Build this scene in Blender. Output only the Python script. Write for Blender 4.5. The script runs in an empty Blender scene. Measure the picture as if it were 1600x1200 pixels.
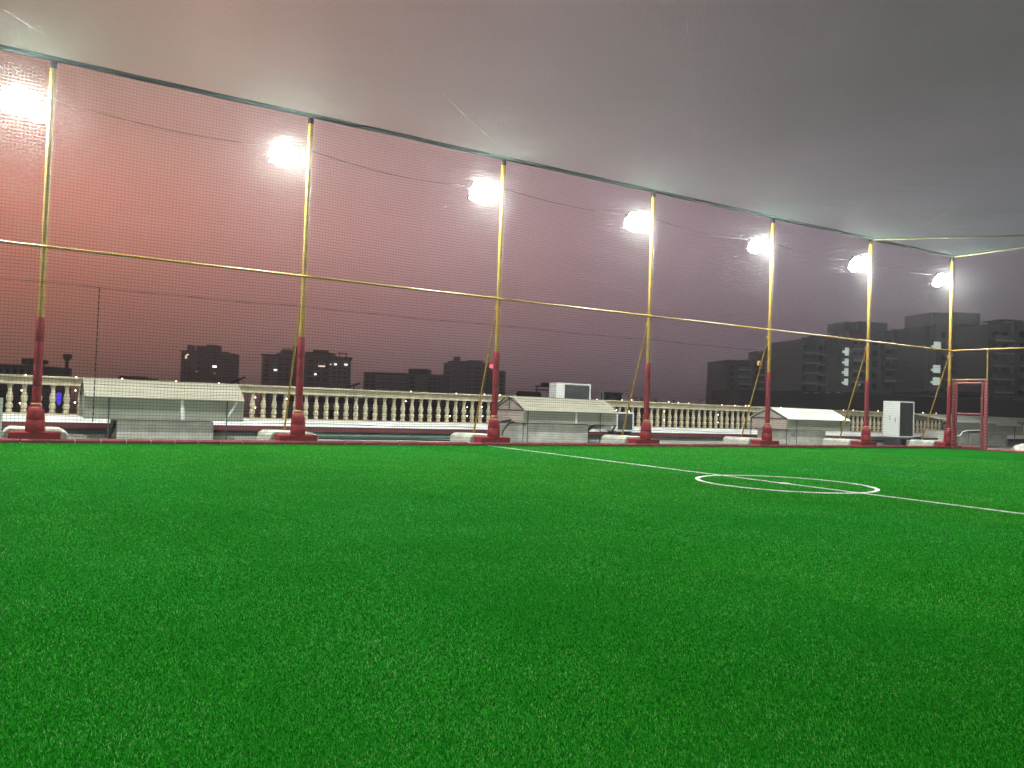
import bpy, math, random
import numpy as np
from mathutils import Vector, Matrix

random.seed(7)
rng = np.random.default_rng(11)
scene = bpy.context.scene
col = scene.collection
R = math.radians

# ------------------------------------------------------------------ camera
YAW, PIT, ROL, FPX = 1.02588513, 0.0250316198, 0.0367661975, 1263.45705
F_ = Vector((math.cos(YAW)*math.cos(PIT), math.sin(YAW)*math.cos(PIT), math.sin(PIT)))
R0 = Vector((math.sin(YAW), -math.cos(YAW), 0.0))
U0 = R0.cross(F_)
R_ = R0*math.cos(ROL) + U0*math.sin(ROL)
U_ = U0*math.cos(ROL) - R0*math.sin(ROL)
EYE = Vector((0, 0, 1.0))
cd = bpy.data.cameras.new('camera'); cam = bpy.data.objects.new('camera', cd); col.objects.link(cam)
m = Matrix((R_, U_, -F_)).transposed().to_4x4(); m.translation = EYE
cam.matrix_world = m
cd.sensor_width = 36; cd.lens = 36*FPX/1600; cd.clip_start = 0.05; cd.clip_end = 12000
scene.camera = cam

def ray(px, py): return F_ + R_*((px-800)/FPX) - U_*((py-600)/FPX)
def on_y(px, py, Y): d = ray(px, py); return EYE + d*(Y/d.y)
def on_z(px, py, Z): d = ray(px, py); return EYE + d*((Z-1)/d.z)

# ------------------------------------------------------------------ materials
def lin(r, g, b):
    f = lambda c: c/12.92 if c <= .04045 else ((c+.055)/1.055)**2.4
    return tuple(f(v/255) for v in (r, g, b))
MATS = {}
def mat(name, color, rough=.6, var=.15, vscale=3.0, bump=0.0, bscale=40.0, spec=.5, metal=0.0, streak=False, transl=0.0):
    M = bpy.data.materials.new(name); M.use_nodes = True
    nt = M.node_tree; N = nt.nodes; L = nt.links
    b = N['Principled BSDF']; b.inputs['Roughness'].default_value = rough
    b.inputs['Specular IOR Level'].default_value = spec; b.inputs['Metallic'].default_value = metal
    tc = N.new('ShaderNodeTexCoord')
    mp = N.new('ShaderNodeMapping'); L.new(tc.outputs['Object'], mp.inputs['Vector'])
    if streak: mp.inputs['Scale'].default_value = (1, 1, .12)
    nz = N.new('ShaderNodeTexNoise'); nz.inputs['Scale'].default_value = vscale; nz.inputs['Detail'].default_value = 6
    nz.inputs['Roughness'].default_value = .65
    L.new(mp.outputs[0], nz.inputs['Vector'])
    rp = N.new('ShaderNodeValToRGB'); rp.color_ramp.elements[0].position = .3; rp.color_ramp.elements[1].position = .72
    c = color
    rp.color_ramp.elements[0].color = (*[v*(1-var) for v in c], 1)
    rp.color_ramp.elements[1].color = (*[min(1, v*(1+var)) for v in c], 1)
    L.new(nz.outputs['Fac'], rp.inputs['Fac']); L.new(rp.outputs['Color'], b.inputs['Base Color'])
    if bump:
        n2 = N.new('ShaderNodeTexNoise'); n2.inputs['Scale'].default_value = bscale; n2.inputs['Detail'].default_value = 4
        L.new(tc.outputs['Object'], n2.inputs['Vector'])
        bp = N.new('ShaderNodeBump'); bp.inputs['Strength'].default_value = bump; bp.inputs['Distance'].default_value = .02
        L.new(n2.outputs['Fac'], bp.inputs['Height']); L.new(bp.outputs['Normal'], b.inputs['Normal'])
    if transl:
        tr = N.new('ShaderNodeBsdfTranslucent'); L.new(rp.outputs['Color'], tr.inputs['Color'])
        mx = N.new('ShaderNodeMixShader'); mx.inputs[0].default_value = transl
        L.new(b.outputs[0], mx.inputs[1]); L.new(tr.outputs[0], mx.inputs[2])
        L.new(mx.outputs[0], N['Material Output'].inputs['Surface'])
    MATS[name] = M
    return M
def emis(name, color, strength):
    M = bpy.data.materials.new(name); M.use_nodes = True
    N = M.node_tree.nodes; L = M.node_tree.links
    N.remove(N['Principled BSDF'])
    e = N.new('ShaderNodeEmission'); e.inputs['Color'].default_value = (*color, 1); e.inputs['Strength'].default_value = strength
    L.new(e.outputs[0], N['Material Output'].inputs['Surface'])
    MATS[name] = M
    return M

mat('yellow_dull', (.15, .12, .03), .6, .3, 9, .2, 60)
mat('yellow_paint', (.235, .145, .009), .42, .30, 9, .2, 60)
mat('red_vinyl', (.185, .013, .018), .5, .32, 7, .4, 25, spec=.25)
mat('gate_vinyl', (.19, .020, .032), .55, .35, 12, .4, 30)
mat('kerb_red', (.17, .022, .028), .6, .35, 4)
mat('lace_cord', (.30, .12, .12), .6, .3, 14)
mat('gable_sheet', (.44, .37, .33), .5, .14, 3, .15, 10, transl=.3)
mat('tan_tape', (.30, .16, .06), .6, .3, 12)
mat('orange_plastic', (.55, .22, .07), .5, .15, 10)
mat('red_steel', (.17, .022, .03), .5, .25, 10)
mat('dark_steel', (.022, .028, .03), .5, .2, 8)
mat('top_rope', (.006, .007, .008), .95, .2, 8, spec=.05)
mat('black_rubber', (.012, .013, .013), .5, .2, 8)
mat('concrete', (.33, .34, .30), .9, .28, 3, .5, 30)
mat('rough_concrete', (.30, .32, .27), .95, .35, 5, .8, 18)
mat('roof_floor', (.20, .23, .20), .8, .35, 1.3, .3, 20)
mat('white_plaster', (.62, .66, .65), .8, .16, 2.2, .3, 30, streak=True)
mat('maroon_tile', (.11, .022, .028), .45, .3, 4)
mat('cream_stone', (.43, .395, .27), .75, .26, 5, .3, 40, streak=True)
mat('cover_sheet', (.305, .305, .235), .5, .10, 3, .15, 14, transl=.3)
mat('cover_white', (.56, .60, .52), .5, .08, 3, .15, 14, transl=.15)
mat('side_sheet', (.34, .37, .30), .35, .12, 2.5, .1, 8, transl=.4)
mat('ac_white', (.56, .60, .58), .45, .07, 3, .05, 20)
mat('ac_fins', (.030, .042, .038), .55, .3, 30, .6, 120)
mat('green_pipe', (.05, .13, .10), .5, .2, 8)
mat('grey_green_paint', (.38, .45, .38), .55, .2, 10)
mat('side_net_nylon', (.042, .046, .044), .65, .15, 20, spec=.2, transl=.5)
mat('roof_net_nylon', (.060, .118, .092), .85, .15, 20, spec=.1)
mat('seam_glint_cord', (.26, .28, .26), .5, .3, 14)
mat('black_cord', (.012, .012, .013), .6, .2, 14)
mat('lamp_housing', (.05, .05, .052), .45, .15, 10)
mat('line_white', (.50, .53, .48), .9, .25, 9, .6, 60)
mat('sack_white', (.62, .62, .55), .85, .2, 5, .6, 12)
mat('city_ground', (.05, .05, .05), .95, .5, .02)
for nm, c in (('tower_dark', (.085, .095, .105)), ('tower_blue', (.12, .14, .155)), ('tower_grey', (.16, .175, .19)),
              ('tower_pale', (.23, .24, .26)), ('tower_brown', (.15, .142, .145)), ('roof_dark', (.045, .055, .070)),
              ('shed_brown', (.20, .16, .15)), ('shed_dark', (.045, .040, .045)), ('slab_pale', (.46, .48, .50))):
    mat(nm, c, .9, .22, .12, 0, streak=True)
mat('window_glass', (.018, .02, .026), .15, .3, .4)
mat('teal_tank', (.03, .12, .12), .5, .2, 1)
mat('leaf', (.035, .05, .03), .7, .35, .8)
mat('bark', (.05, .04, .03), .9, .3, 3)
emis('flood_led', (1.0, .99, .94), 1350)
emis('flood_led_near', (1.0, .99, .94), 480)
emis('fairy_bulb', (1.0, .78, .6), 9)
emis('lit_white', (.85, 1.0, .88), .58)
emis('lit_bright', (.95, 1.0, .95), 2.2)
emis('lit_warm', (1.0, .8, .62), 1.2)
emis('lit_dim', (.8, .9, .95), .22)
emis('red_sign', (1.0, .12, .2), 2.4)
emis('blue_led', (.1, .06, 1.0), .9)

# turf
def turf_material():
    M = bpy.data.materials.new('turf_base'); M.use_nodes = True
    nt = M.node_tree; N = nt.nodes; L = nt.links; b = N['Principled BSDF']
    b.inputs['Roughness'].default_value = .9; b.inputs['Specular IOR Level'].default_value = .0
    tc = N.new('ShaderNodeTexCoord')
    big = N.new('ShaderNodeTexNoise'); big.inputs['Scale'].default_value = .55; big.inputs['Detail'].default_value = 5
    fine = N.new('ShaderNodeTexNoise'); fine.inputs['Scale'].default_value = 55; fine.inputs['Detail'].default_value = 5; fine.inputs['Roughness'].default_value = .8
    for n in (big, fine): L.new(tc.outputs['Object'], n.inputs['Vector'])
    r1 = N.new('ShaderNodeValToRGB'); r1.color_ramp.elements[0].position = .35; r1.color_ramp.elements[1].position = .68
    r1.color_ramp.elements[0].color = (.006, .118, .006, 1); r1.color_ramp.elements[1].color = (.008, .155, .010, 1)
    r2 = N.new('ShaderNodeValToRGB'); r2.color_ramp.elements[0].position = .3; r2.color_ramp.elements[1].position = .75
    r2.color_ramp.elements[0].color = (.35, .35, .35, 1); r2.color_ramp.elements[1].color = (1.35, 1.35, 1.35, 1)
    mx = N.new('ShaderNodeMix'); mx.data_type = 'RGBA'; mx.blend_type = 'MULTIPLY'; mx.inputs[0].default_value = 1
    L.new(big.outputs['Fac'], r1.inputs['Fac']); L.new(fine.outputs['Fac'], r2.inputs['Fac'])
    L.new(r1.outputs[0], mx.inputs[6]); L.new(r2.outputs[0], mx.inputs[7]); L.new(mx.outputs[2], b.inputs['Base Color'])
    bp = N.new('ShaderNodeBump'); bp.inputs['Strength'].default_value = .9; bp.inputs['Distance'].default_value = .03
    L.new(fine.outputs['Fac'], bp.inputs['Height']); L.new(bp.outputs[0], b.inputs['Normal'])
    MATS['turf_base'] = M
    M = bpy.data.materials.new('turf_blade'); M.use_nodes = True
    nt = M.node_tree; N = nt.nodes; L = nt.links; b = N['Principled BSDF']
    b.inputs['Roughness'].default_value = .6; b.inputs['Specular IOR Level'].default_value = .06
    g = N.new('ShaderNodeNewGeometry'); tc = N.new('ShaderNodeTexCoord')
    big = N.new('ShaderNodeTexNoise'); big.inputs['Scale'].default_value = 1.1; big.inputs['Detail'].default_value = 6; big.inputs['Roughness'].default_value = .7
    L.new(tc.outputs['Object'], big.inputs['Vector'])
    add = N.new('ShaderNodeMath'); add.operation = 'MULTIPLY_ADD'; add.inputs[1].default_value = .45; add.inputs[2].default_value = -.235
    L.new(big.outputs['Fac'], add.inputs[0])
    ad2 = N.new('ShaderNodeMath'); L.new(g.outputs['Random Per Island'], ad2.inputs[0]); L.new(add.outputs[0], ad2.inputs[1])
    rp = N.new('ShaderNodeValToRGB'); cr = rp.color_ramp
    cr.elements[0].position = 0; cr.elements[0].color = (.007, .145, .006, 1)
    cr.elements[1].position = 1; cr.elements[1].color = (.150, .385, .125, 1)
    e = cr.elements.new(.5); e.color = (.012, .250, .009, 1)
    e = cr.elements.new(.88); e.color = (.024, .305, .022, 1)
    L.new(ad2.outputs[0], rp.inputs['Fac'])
    # laid rolls of turf and broad worn patches, yellower to bluer green
    sp = N.new('ShaderNodeSeparateXYZ'); L.new(tc.outputs['Object'], sp.inputs[0])
    dv = N.new('ShaderNodeMath'); dv.operation = 'DIVIDE'; dv.inputs[1].default_value = 1.9; L.new(sp.outputs[0], dv.inputs[0])
    fl = N.new('ShaderNodeMath'); fl.operation = 'FLOOR'; L.new(dv.outputs[0], fl.inputs[0])
    wn = N.new('ShaderNodeTexWhiteNoise'); wn.noise_dimensions = '1D'; L.new(fl.outputs[0], wn.inputs['W'])
    rr = N.new('ShaderNodeValToRGB'); rr.color_ramp.elements[0].color = (.94, .95, .94, 1); rr.color_ramp.elements[1].color = (1.06, 1.05, 1.05, 1); L.new(wn.outputs['Value'], rr.inputs['Fac'])
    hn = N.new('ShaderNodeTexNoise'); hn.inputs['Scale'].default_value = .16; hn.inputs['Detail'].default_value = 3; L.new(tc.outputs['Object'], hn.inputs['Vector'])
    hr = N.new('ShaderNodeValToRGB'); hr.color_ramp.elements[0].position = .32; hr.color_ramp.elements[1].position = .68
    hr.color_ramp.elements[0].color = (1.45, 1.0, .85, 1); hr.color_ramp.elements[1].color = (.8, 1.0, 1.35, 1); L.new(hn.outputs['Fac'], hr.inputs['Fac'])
    m1 = N.new('ShaderNodeMix'); m1.data_type = 'RGBA'; m1.blend_type = 'MULTIPLY'; m1.inputs[0].default_value = 1
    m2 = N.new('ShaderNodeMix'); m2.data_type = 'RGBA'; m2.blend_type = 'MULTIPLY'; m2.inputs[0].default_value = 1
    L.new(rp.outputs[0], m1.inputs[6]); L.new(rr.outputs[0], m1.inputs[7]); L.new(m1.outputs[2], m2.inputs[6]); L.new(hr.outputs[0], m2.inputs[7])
    class _o: outputs = [m2.outputs[2]]
    rp = _o; L.new(rp.outputs[0], b.inputs['Base Color'])
    tr = N.new('ShaderNodeBsdfTranslucent'); L.new(rp.outputs[0], tr.inputs['Color'])
    ms = N.new('ShaderNodeMixShader'); ms.inputs[0].default_value = .25
    L.new(b.outputs[0], ms.inputs[1]); L.new(tr.outputs[0], ms.inputs[2]); L.new(ms.outputs[0], N['Material Output'].inputs['Surface'])
    MATS['turf_blade'] = M
turf_material()

# ------------------------------------------------------------------ mesh helpers
class MB:
    def __init__(s): s.v = []; s.f = []; s.mi = []
    def add(s, vs, fs, mi=0):
        o = len(s.v); s.v += [tuple(v) for v in vs]; s.f += [tuple(i+o for i in f) for f in fs]; s.mi += [mi]*len(fs); return s
    def box(s, x0, x1, y0, y1, z0, z1, mi=0):
        vs = [(x0,y0,z0),(x1,y0,z0),(x1,y1,z0),(x0,y1,z0),(x0,y0,z1),(x1,y0,z1),(x1,y1,z1),(x0,y1,z1)]
        return s.add(vs, [(0,3,2,1),(4,5,6,7),(0,1,5,4),(1,2,6,5),(2,3,7,6),(3,0,4,7)], mi)
    def prism(s, pts, axis, a0, a1, mi=0):
        # pts: 2-D outline; axis 'x' -> (y,z), 'y' -> (x,z), 'z' -> (x,y)
        n = len(pts)
        def P(p, a): return {'x': (a, p[0], p[1]), 'y': (p[0], a, p[1]), 'z': (p[0], p[1], a)}[axis]
        vs = [P(p, a0) for p in pts] + [P(p, a1) for p in pts]
        fs = [tuple(range(n))[::-1], tuple(range(n, 2*n))] + [(i, (i+1) % n, n+(i+1) % n, n+i) for i in range(n)]
        return s.add(vs, fs, mi)
    def tube(s, pts, r, n=8, mi=0, cap=True):
        pts = [Vector(p) for p in pts]; rs = r if isinstance(r, (list, tuple)) else [r]*len(pts)
        vs = []; fs = []
        t0 = (pts[1]-pts[0]).normalized(); up = Vector((0, 0, 1)) if abs(t0.z) < .9 else Vector((1, 0, 0))
        a = t0.cross(up).normalized()
        for i, p in enumerate(pts):
            t = (pts[min(i+1, len(pts)-1)]-pts[max(i-1, 0)]).normalized()
            a = (a - t*a.dot(t)).normalized(); b = t.cross(a)
            for k in range(n):
                th = 2*math.pi*(k+.5)/n; vs.append(p + (a*math.cos(th)+b*math.sin(th))*rs[i])
        for i in range(len(pts)-1):
            for k in range(n): fs.append((i*n+k, i*n+(k+1) % n, (i+1)*n+(k+1) % n, (i+1)*n+k))
        if cap: fs += [tuple(range(n))[::-1], tuple((len(pts)-1)*n+k for k in range(n))]
        return s.add(vs, fs, mi)
    def lathe(s, prof, n=16, c=(0, 0), mi=0):
        vs = []; fs = []
        for r, z in prof:
            for k in range(n): th = 2*math.pi*k/n; vs.append((c[0]+r*math.cos(th), c[1]+r*math.sin(th), z))
        for i in range(len(prof)-1):
            for k in range(n): fs.append((i*n+k, i*n+(k+1) % n, (i+1)*n+(k+1) % n, (i+1)*n+k))
        fs += [tuple(range(n))[::-1], tuple((len(prof)-1)*n+k for k in range(n))]
        return s.add(vs, fs, mi)
    def build(s, name, material, parent=None, smooth=False, bevel=0):
        me = bpy.data.meshes.new(name); me.from_pydata(s.v, [], s.f); me.update()
        ms = material if isinstance(material, (list, tuple)) else [material]
        for x in ms: me.materials.append(MATS[x])
        if len(ms) > 1: me.polygons.foreach_set('material_index', s.mi)
        o = bpy.data.objects.new(name, me); col.objects.link(o)
        if smooth:
            me.polygons.foreach_set('use_smooth', [True]*len(me.polygons))
            es = o.modifiers.new('split', 'EDGE_SPLIT'); es.split_angle = R(42)
        if bevel:
            b = o.modifiers.new('bevel', 'BEVEL'); b.width = bevel; b.segments = 2; b.limit_method = 'ANGLE'; b.angle_limit = R(40)
        if parent: o.parent = parent
        return o
def tag(o, label=None, cat=None, group=None, kind=None):
    if label: o['label'] = label
    if cat: o['category'] = cat
    if group: o['group'] = group
    if kind: o['kind'] = kind
    return o
def empty(name, loc=(0, 0, 0), rz=0):
    o = bpy.data.objects.new(name, None); col.objects.link(o); o.location = loc; o.rotation_euler = (0, 0, rz)
    o.empty_display_size = .2; return o
KIDS = {}
def kids(o):
    return [c for c in bpy.data.objects if c.parent == o]
def dup(root, loc, rz=0, label=None, skip=()):
    r = root.copy(); col.objects.link(r); r.location = loc; r.rotation_euler = (0, 0, rz)
    if label: r['label'] = label
    for ch in kids(root):
        if ch.name.split('.')[0] in skip: continue
        c = ch.copy(); col.objects.link(c); c.parent = r
        for g in kids(ch):
            d = g.copy(); col.objects.link(d); d.parent = c
    return r

# ------------------------------------------------------------------ pitch dimensions
YW = 16.725                         # long net wall
X0, SP = .2421, 4.7179              # pole spacing along it
XE = X0 + 6*SP                      # end net wall (28.55)
XS = X0 - 3*SP                      # the other end, behind the camera
YN = -1.15                          # near net wall, behind the camera
H, RAIL = 6.893, 3.503
XM, YC = 9.455, 7.93                # halfway line, centre spot

# ------------------------------------------------------------------ ground, roof floor, turf
b = MB(); b.add([(-3000, -3000, -18), (3000, -3000, -18), (3000, 3000, -18), (-3000, 3000, -18)], [(0, 1, 2, 3)])
tag(b.build('ground', 'city_ground'), kind='structure')
b = MB(); b.box(-20, 62, -8, 21.1, -18, -.012)
tag(b.build('roof_floor', 'roof_floor'), kind='structure')
b = MB(); b.add([(XS, YN, 0), (XE-.02, YN, 0), (XE-.02, YW-.13, 0), (XS, YW-.13, 0)], [(0, 1, 2, 3)])
tag(b.build('turf', 'turf_base'), kind='structure')

def blades():
    n = 1700000
    phi = YAW + rng.uniform(R(-44), R(44), n)
    u = rng.uniform(0, 1, n); p = .60; a, c = 1.7**p, 25**p
    d = (a + u*(c-a))**(1/p)
    x, y = d*np.cos(phi), d*np.sin(phi)
    ok = (x > XS) & (x < XE-.05) & (y > YN) & (y < YW-.15)
    rc = np.hypot(x-XM, y-YC)
    ok &= ~((np.abs(x-XM) < .024) | (np.abs(rc-1.225) < .030) | (rc < .085)) | (rng.uniform(0, 1, n) < .22)
    x, y, d = x[ok], y[ok], d[ok]; n = len(x)
    w = .00092*(1+d/4)*rng.uniform(.7, 1.3, n); h = rng.uniform(.003, .0088, n)*(1+d/11)
    th = rng.uniform(0, 2*np.pi, n); lean = rng.uniform(.3, 1.4, n)
    la = rng.uniform(0, 2*np.pi, n)
    # clumping direction: gentle nap of the pile
    la = la*.75 + .6*np.sin(x*1.7+y*.9) + .5*np.sin(y*2.1-x*.6)
    V = np.zeros((n, 3, 3), np.float32)
    V[:, 0] = np.stack([x-w*np.cos(th), y-w*np.sin(th), np.zeros(n)], 1)
    V[:, 1] = np.stack([x+w*np.cos(th), y+w*np.sin(th), np.zeros(n)], 1)
    V[:, 2] = np.stack([x+h*np.sin(lean)*np.cos(la), y+h*np.sin(lean)*np.sin(la), h*np.cos(lean)+.004], 1)
    me = bpy.data.meshes.new('turf_blades')
    me.vertices.add(3*n); me.vertices.foreach_set('co', V.reshape(-1))
    me.loops.add(3*n); me.loops.foreach_set('vertex_index', np.arange(3*n, dtype=np.int32))
    me.polygons.add(n); me.polygons.foreach_set('loop_start', np.arange(0, 3*n, 3, dtype=np.int32))
    me.polygons.foreach_set('loop_total', np.full(n, 3, dtype=np.int32))
    me.update(calc_edges=True); me.materials.append(MATS['turf_blade'])
    o = bpy.data.objects.new('turf_blades', me); col.objects.link(o)
    tag(o, 'bright green artificial grass blades covering the pitch', 'grass', kind='stuff')
blades()

LZ = .009
def ring(cx, cy, r0, r1, n=72, z=LZ):
    vs = []; fs = []
    for k in range(n):
        t = 2*math.pi*k/n
        for r in (r0, r1): vs += [(cx+r*math.cos(t), cy+r*math.sin(t), z), (cx+r*math.cos(t), cy+r*math.sin(t), .001)]
    for k in range(n):
        a, c = 4*k, 4*((k+1) % n)
        fs += [(a, a+2, c+2, c), (a+2, a+3, c+3, c+2), (a+1, a, c, c+1)]
    return vs, fs
b = MB()
b.box(XM-.023, XM+.023, YN, YC-1.262, .001, LZ); b.box(XM-.023, XM+.023, YC-1.188, YC-.085, .001, LZ)
b.box(XM-.023, XM+.023, YC+.085, YC+1.188, .001, LZ); b.box(XM-.023, XM+.023, YC+1.262, YW-.14, .001, LZ)
tag(b.build('halfway_line', 'line_white'), kind='structure')
b = MB(); b.add(*ring(XM, YC, 1.195, 1.255)); tag(b.build('centre_circle', 'line_white'), kind='structure')
b = MB(); b.lathe([(.084, .001), (.084, LZ+.001), (.02, LZ+.001)], 24, (XM, YC)); tag(b.build('centre_spot', 'line_white'), kind='structure')

# ------------------------------------------------------------------ edge padding (kerb)
def kerb(x0, x1, y0, y1, along, label):
    k = empty('edge_kerb', (0, 0, 0)); tag(k, label, 'kerb')
    bb = MB(); bb.box(x0, x1, y0, y1, -.01, .055); bb.build('concrete_strip', 'concrete', k)
    pb = MB(); L = (x1-x0) if along == 'x' else (y1-y0); n = int(L/.42)
    for i in range(n):
        a = L*i/n + .012; c = L*(i+1)/n - .012; j = random.uniform(-.004, .006)
        if along == 'x': pb.prism([(y0-.03, .004), (y0-.035, .05), (y0-.015, .082+j), (y0+.06, .085+j), (y0+.06, .055), (y0-.001, .055), (y0-.001, .004)], 'x', x0+a, x0+c)
        else: pb.prism([(x0-.03, .004), (x0-.035, .05), (x0-.015, .082+j), (x0+.06, .085+j), (x0+.06, .055), (x0-.001, .055), (x0-.001, .004)], 'y', y0+a, y0+c)
    pb.build('red_padding', 'kerb_red', k)
kerb(XS, XE+.2, YW-.12, YW+.12, 'x', 'low red padded kerb along the foot of the long side net')
kerb(XE-.1, XE+.12, YN, YW-.16, 'y', 'low red padded kerb along the foot of the end net')

# ------------------------------------------------------------------ net poles
def make_pole():
    t = empty('net_pole'); ZP = 2.248
    pb = MB(); pb.tube([(0, 0, .02), (0, 0, H-.16)], .053, 14); pb.build('post', 'yellow_paint', t, True)
    pb = MB(); pb.tube([(0, 0, H-.16), (0, 0, H+.02)], .059, 14); pb.build('post_cap', 'top_rope', t, True)
    pr = [(.068, .60)]
    z = .62
    while z < ZP-.06:
        z2 = min(z+.40, ZP-.02)
        pr += [(.070, z), (.073, z+.02), (.073, z2-.03), (.070, z2-.012), (.067, z2-.004)]; z = z2
    pr += [(.069, ZP-.012), (.0545, ZP)]
    pb = MB(); pb.lathe(pr, 18); sl_ = pb.build('padded_sleeve', 'red_vinyl', t, True)
    for z in (1.018, 1.418, 1.818):
        pb = MB(); pb.lathe([(.068, z-.012), (.0735, z-.009), (.0735, z+.004), (.068, z+.007)], 18); pb.build('seam_band', 'black_cord', sl_)
    pb = MB(); pb.lathe([(.150, .20), (.156, .24), (.150, .40), (.143, .412), (.148, .425), (.132, .57), (.115, .63), (.08, .655)], 20)
    pb.build('base_pad', 'red_vinyl', t, True)
    pb = MB(); pb.lathe([(.08, .652), (.090, .66), (.092, .70), (.075, .715)], 18); pb.build('collar', 'tan_tape', t, True)
    pb = MB(); pb.box(-.40, .40, -.13, .25, .02, .20); pb.build('plinth_pad', 'red_vinyl', t, False, .02)
    pb = MB()
    pb.prism([(-.52, -.01), (.55, -.01), (.53, .17), (.40, .235), (-.40, .255), (-.50, .18)], 'y', .255, 1.30)
    o = pb.build('footing', 'rough_concrete', t, False, .03)
    pb = MB(); pb.tube([(0, .05, 3.28), (0, 1.0, .24)], .021, 10); pb.tube([(0, .05, 3.25), (0, .05, 3.33)], .06, 10)
    pb.build('brace', 'yellow_paint', t, True)
    return t
G = 'yellow poles carrying the side net'
POLES = ['padded yellow pole nearest the camera, left of the wide cream roof cover',
         'padded yellow pole just right of the wide cream roof cover with braced footing',
         'padded yellow pole at the left end of the curved cover with the open gable',
         'padded yellow pole standing right of the curved roof cover and low cooling unit',
         'padded yellow pole in front of the open gable of the white roof cover',
         'padded yellow pole between the white roof cover and the tall cooling unit',
         'padded yellow corner pole where the end net and red gate begin']
P0 = make_pole(); tag(P0, POLES[0], 'pole', G); P0.location = (X0, YW, 0)
for k in range(1, 7): dup(P0, (X0+SP*k, YW, 0), 0, POLES[k])
for k in (-1, -2, -3): dup(P0, (X0+SP*k, YW, 0), 0, 'padded yellow pole of the long side net beyond the left edge of the view')
for k in range(-3, 7): dup(P0, (X0+SP*k, YN, 0), R(180), 'padded yellow pole of the near side net behind the camera', skip=('footing',))
for j in (1, 2, 3): dup(P0, (XE, YW-SP*j, 0), R(-90), 'padded yellow pole of the end net beyond the right edge of the view', skip=('brace',))

# ------------------------------------------------------------------ rails and ropes
def rail(name, pts, r, m_, label, cat='rail', sm=True):
    bb = MB(); bb.tube(pts, r, 12); return tag(bb.build(name, m_, None, sm), label, cat)
Ya = YW-.02
rail('mid_rail', [(XS, YW-.07, RAIL), (XE, YW-.07, RAIL)], .027, 'yellow_paint', 'long yellow pipe rail crossing all the poles halfway up the side net')
rail('mid_rail', [(XE-.06, YW-.1, RAIL), (XE-.06, YN, RAIL)], .027, 'yellow_paint', 'short yellow pipe rail of the end net above the red gate')
def wavy(x0, x1, y, z, n, amp):
    return [(x0+(x1-x0)*i/n, y, z+random.uniform(-amp, amp)) for i in range(n+1)]
rail('top_rail', wavy(XS, XE, YW-.05, H, 90, .006), .046, 'top_rope', 'thick black pipe and rope along the top of the long side net')
rail('top_rail', [(XE-.04, YW-.1+(YN-YW)*i/40, H+random.uniform(-.006, .006)) for i in range(41)], .030, 'yellow_dull', 'yellow green pipe along the top of the end net at right')
rail('corner_beam', [(XE-SP, YW-.1, H-.02), (XE-.06, 11.12, H-.02)], .030, 'yellow_dull', 'yellow pipe beam cutting diagonally across the roof net corner at right', 'beam')
rail('top_rail', [(XS, YN+.05, H), (XE, YN+.05, H)], .046, 'dark_steel', 'black pipe along the top of the near side net behind the camera')

# ------------------------------------------------------------------ nets
def strands(segs, r, name, m_):
    """segs: list of (p,q) short pieces -> three-sided cords in one mesh"""
    P = np.array([s[0] for s in segs], np.float64); Q = np.array([s[1] for s in segs], np.float64)
    t = Q-P; t /= np.linalg.norm(t, axis=1)[:, None]
    up = np.where(np.abs(t[:, 2:3]) < .9, np.array([[0, 0, 1.]]), np.array([[1., 0, 0]]))
    a = np.cross(t, up); a /= np.linalg.norm(a, axis=1)[:, None]; bq = np.cross(t, a)
    n = len(P); V = np.zeros((n, 6, 3)); rr = np.asarray(r).reshape(-1, 1) if np.ndim(r) else r
    for k in range(3):
        th = 2*math.pi*k/3+.5; off = (a*math.cos(th)+bq*math.sin(th))*rr
        V[:, k] = P+off; V[:, 3+k] = Q+off
    base = np.arange(n)[:, None]*6
    quads = np.array([[0, 1, 4, 3], [1, 2, 5, 4], [2, 0, 3, 5]])
    Fq = (base[:, None, :]+quads[None]).reshape(-1)
    me = bpy.data.meshes.new(name); me.vertices.add(n*6); me.vertices.foreach_set('co', V.reshape(-1))
    me.loops.add(len(Fq)); me.loops.foreach_set('vertex_index', Fq.astype(np.int32))
    nf = n*3; me.polygons.add(nf); me.polygons.foreach_set('loop_start', np.arange(0, nf*4, 4, dtype=np.int32))
    me.polygons.foreach_set('loop_total', np.full(nf, 4, dtype=np.int32))
    me.update(calc_edges=True); me.materials.append(MATS[m_])
    me.polygons.foreach_set('use_smooth', [True]*nf)
    o = bpy.data.objects.new(name, me); col.objects.link(o); return o

def ribbons(segs, w, name, m_):
    """flat knotless cords lying in the net plane"""
    P = np.array([q[0] for q in segs], np.float64); Q = np.array([q[1] for q in segs], np.float64)
    t = Q-P; t /= np.linalg.norm(t, axis=1)[:, None]
    up = np.where(np.abs(t[:, 2:3]) < .9, np.array([[0, 0, 1.]]), np.array([[1., 0, 0]]) if abs(P[0, 1]-P[-1, 1]) < 1 else np.array([[0, 1., 0]]))
    up = up - t*np.sum(up*t, axis=1)[:, None]; up /= np.linalg.norm(up, axis=1)[:, None]
    n = len(P); o_ = up*np.asarray(w).reshape(-1, 1)
    V = np.stack([P-o_, Q-o_, Q+o_, P+o_], 1)
    me = bpy.data.meshes.new(name); me.vertices.add(n*4); me.vertices.foreach_set('co', V.reshape(-1))
    me.loops.add(4*n); me.loops.foreach_set('vertex_index', np.arange(4*n, dtype=np.int32))
    me.polygons.add(n); me.polygons.foreach_set('loop_start', np.arange(0, 4*n, 4, dtype=np.int32))
    me.polygons.foreach_set('loop_total', np.full(n, 4, dtype=np.int32)); me.update(calc_edges=True); me.materials.append(MATS[m_])
    o = bpy.data.objects.new(name, me); col.objects.link(o); return o

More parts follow.
